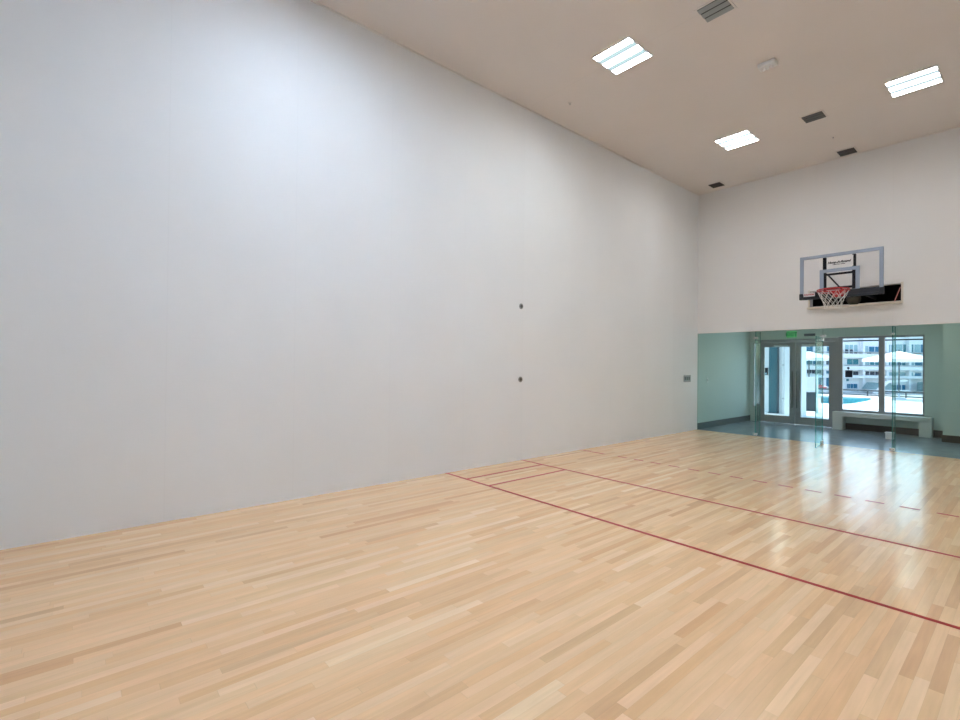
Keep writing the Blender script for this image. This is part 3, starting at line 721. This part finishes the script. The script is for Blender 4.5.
# apartment building across the water
DB = 110.; 
f2 = Vector((math.sin(YAW), math.cos(YAW), 0))
org = Vector((CAM.x, CAM.y, 0))+f2*DB
bl = empty('apartment_building', (org.x, org.y, -4.1), -YAW); 
bl.rotation_euler = (0, 0, math.atan2(rgt0.y, rgt0.x))
tag(bl, 'long pale apartment building across the water beyond the pool', 'building')
def bp(b, name, m_):
    o = b.build(name, m_); o.parent = bl; return o
K = DB/480.
def U(px): return (px-480)*K
def Z(py, px=865): return CAM.z - (py-(363.7+(px-480)*.0102))*K + 4.1
bp(MB().box(U(740), U(1010), 0, 12, 0, Z(336)+3.5), 'wall', M['stucco'])
bp(MB().box(U(738), U(1012), -.6, 12.4, Z(336)+3.5, Z(336)+4.2), 'roof', M['stucco2'])
for (a, c) in ((353.8, 358.2), (366.0, 370.0), (375.6, 378.0)):
    bp(MB().box(U(740), U(1010), -1.3, 0, Z(c), Z(a)), 'balcony_band', M['stucco'])
for (a, c) in ((351.9, 352.5), (364.9, 365.4)):
    bp(MB().box(U(740), U(1010), -1.2, 0, Z(c), Z(a)), 'balcony_slab', M['stucco2'])
for px in (860.5, 884, 906.5, 822, 800, 780, 930, 955, 980): bp(MB().box(U(px)-.25, U(px)+.25, -1.0, 0, 0, Z(336)+3.5), 'divider_wall', M['stucco'])
def bw(x0, x1, y0, y1, m_):
    o = bp(MB().box(U(x0), U(x1), -.08, 0.05, Z(y1), Z(y0)), 'window', M[m_])
Wn = [(841,843,350,353.6,'darkg'),(845,848,349.6,353.6,'darkg'),(849.6,852.6,349.6,353.6,'darkg'),(854,857,351.8,353.6,'darkg'),
 (845,848.4,345,349.4,'paleg'),(849.4,852.8,345,349.4,'paleg'),(854,857.2,345,351.6,'paleg'),
 (869,874,346.6,352,'blueg'),(875,879.5,346.6,352,'blueg'),(861.6,863.2,348,352,'darkg'),(864,868,346,352,'paleg'),(867,871,352.8,356.8,'blueg'),
 (885.5,890,344.5,352.5,'paleg'),(891,893.6,344.5,352.5,'paleg'),(895.5,902,344,351.5,'paleg'),(903.2,908,344,351.8,'teal'),(909,913,344,351.8,'teal'),(914.4,919.6,344,352,'paleg'),(920.4,926,344,352,'blueg'),
 (806,812.4,347,353,'blueg'),(816,820,347,353,'teal'),(823,825.6,347,353,'blueg'),(827,831,347,353,'blueg'),(834,838,347,353,'teal'),
 (847,852.3,359.2,364.6,'teal'),(853,858,359.2,364.6,'teal'),(865,869,362,365,'paleg'),(870,874,362,365,'teal'),(875,879,362,365,'teal'),
 (887,890,361,365,'teal'),(891.5,896,361,365,'teal'),(897,901,361,365,'blueg'),(902,905,361,365,'teal'),(908,914,360,365,'paleg'),(915,922,360,365,'blueg'),
 (806,812,361,365,'teal'),(813,816,361,366,'blueg'),(817,821,361,365,'teal'),(824.5,827.5,361,365,'darkg'),(828,832,361,365,'blueg'),
 (853,858,371.4,375,'darkg'),(865.4,869,371.4,375,'darkg'),(870,874.4,371.4,375,'darkg'),(875.3,880,371.4,375,'darkg'),(861.5,864,371,375,'paleg'),
 (885,892,372,375.4,'paleg'),(893,899,372,375.4,'paleg'),(900,905.5,372,375.4,'paleg'),(907.5,913,372,375.4,'paleg'),(914.6,921,372,375.4,'blueg'),(915,918,366.5,369.5,'darkg'),
 (807,811,370.4,374,'darkg'),(811.6,815,370.4,374,'darkg'),(817,821,370.4,374,'teal'),(824.5,831,371,374,'blueg'),
 (847,850,384,388.5,'blueg'),(850.6,853,384,388.5,'blueg'),(853.6,857,384,388.5,'blueg'),(869.4,874.4,384,387.6,'teal'),(846.4,848.6,379,381.2,'teal'),
 (887,890,385,391,'teal'),(891.4,896,384.6,391.4,'teal'),(897,900.6,384.6,391.4,'blueg'),(902,905,384.6,391.4,'blueg'),
 (816,821,378,387,'teal'),(822,825,380,387,'paleg'),(826,831,378,387,'blueg'),(833,838,380,388,'teal')]
for w_ in Wn: bw(*w_)
def bquad(poly, y0, y1, name, m_):
    b = MB(); A = [b.b.verts.new((U(x), y0, Z(y))) for x, y in poly]; B = [b.b.verts.new((U(x), y1, Z(y))) for x, y in poly]; n = len(A)
    for i in range(n): j = (i+1) % n; b._f([A[i], A[j], B[j], B[i]])
    b._f(A[::-1]); b._f(B); return bp(b, name, m_)
bquad([(856.5, 388.5), (862, 382), (869, 382), (870, 388.5)], -6, -1.4, 'porch_roof', M['roofg'])
bquad([(911, 390), (911.5, 381.5), (922, 380.5), (922, 390)], -6, -1.4, 'porch_roof', M['roofg'])
bquad([(851, 391.6), (863, 380.4), (866, 379.4), (882, 378.6), (882, 380.2), (866.5, 381.2), (864, 382.2), (853.2, 392.4)], -6.6, -6.0, 'stair_parapet', M['white'])
bquad([(856, 388.4), (884, 388.4), (884, 389.8), (855, 389.8)], -6.6, -6.0, 'low_wall', M['white'])
bquad([(906, 390), (930, 390), (930, 391.2), (906, 391.2)], -6.6, -6.0, 'low_wall', M['white'])
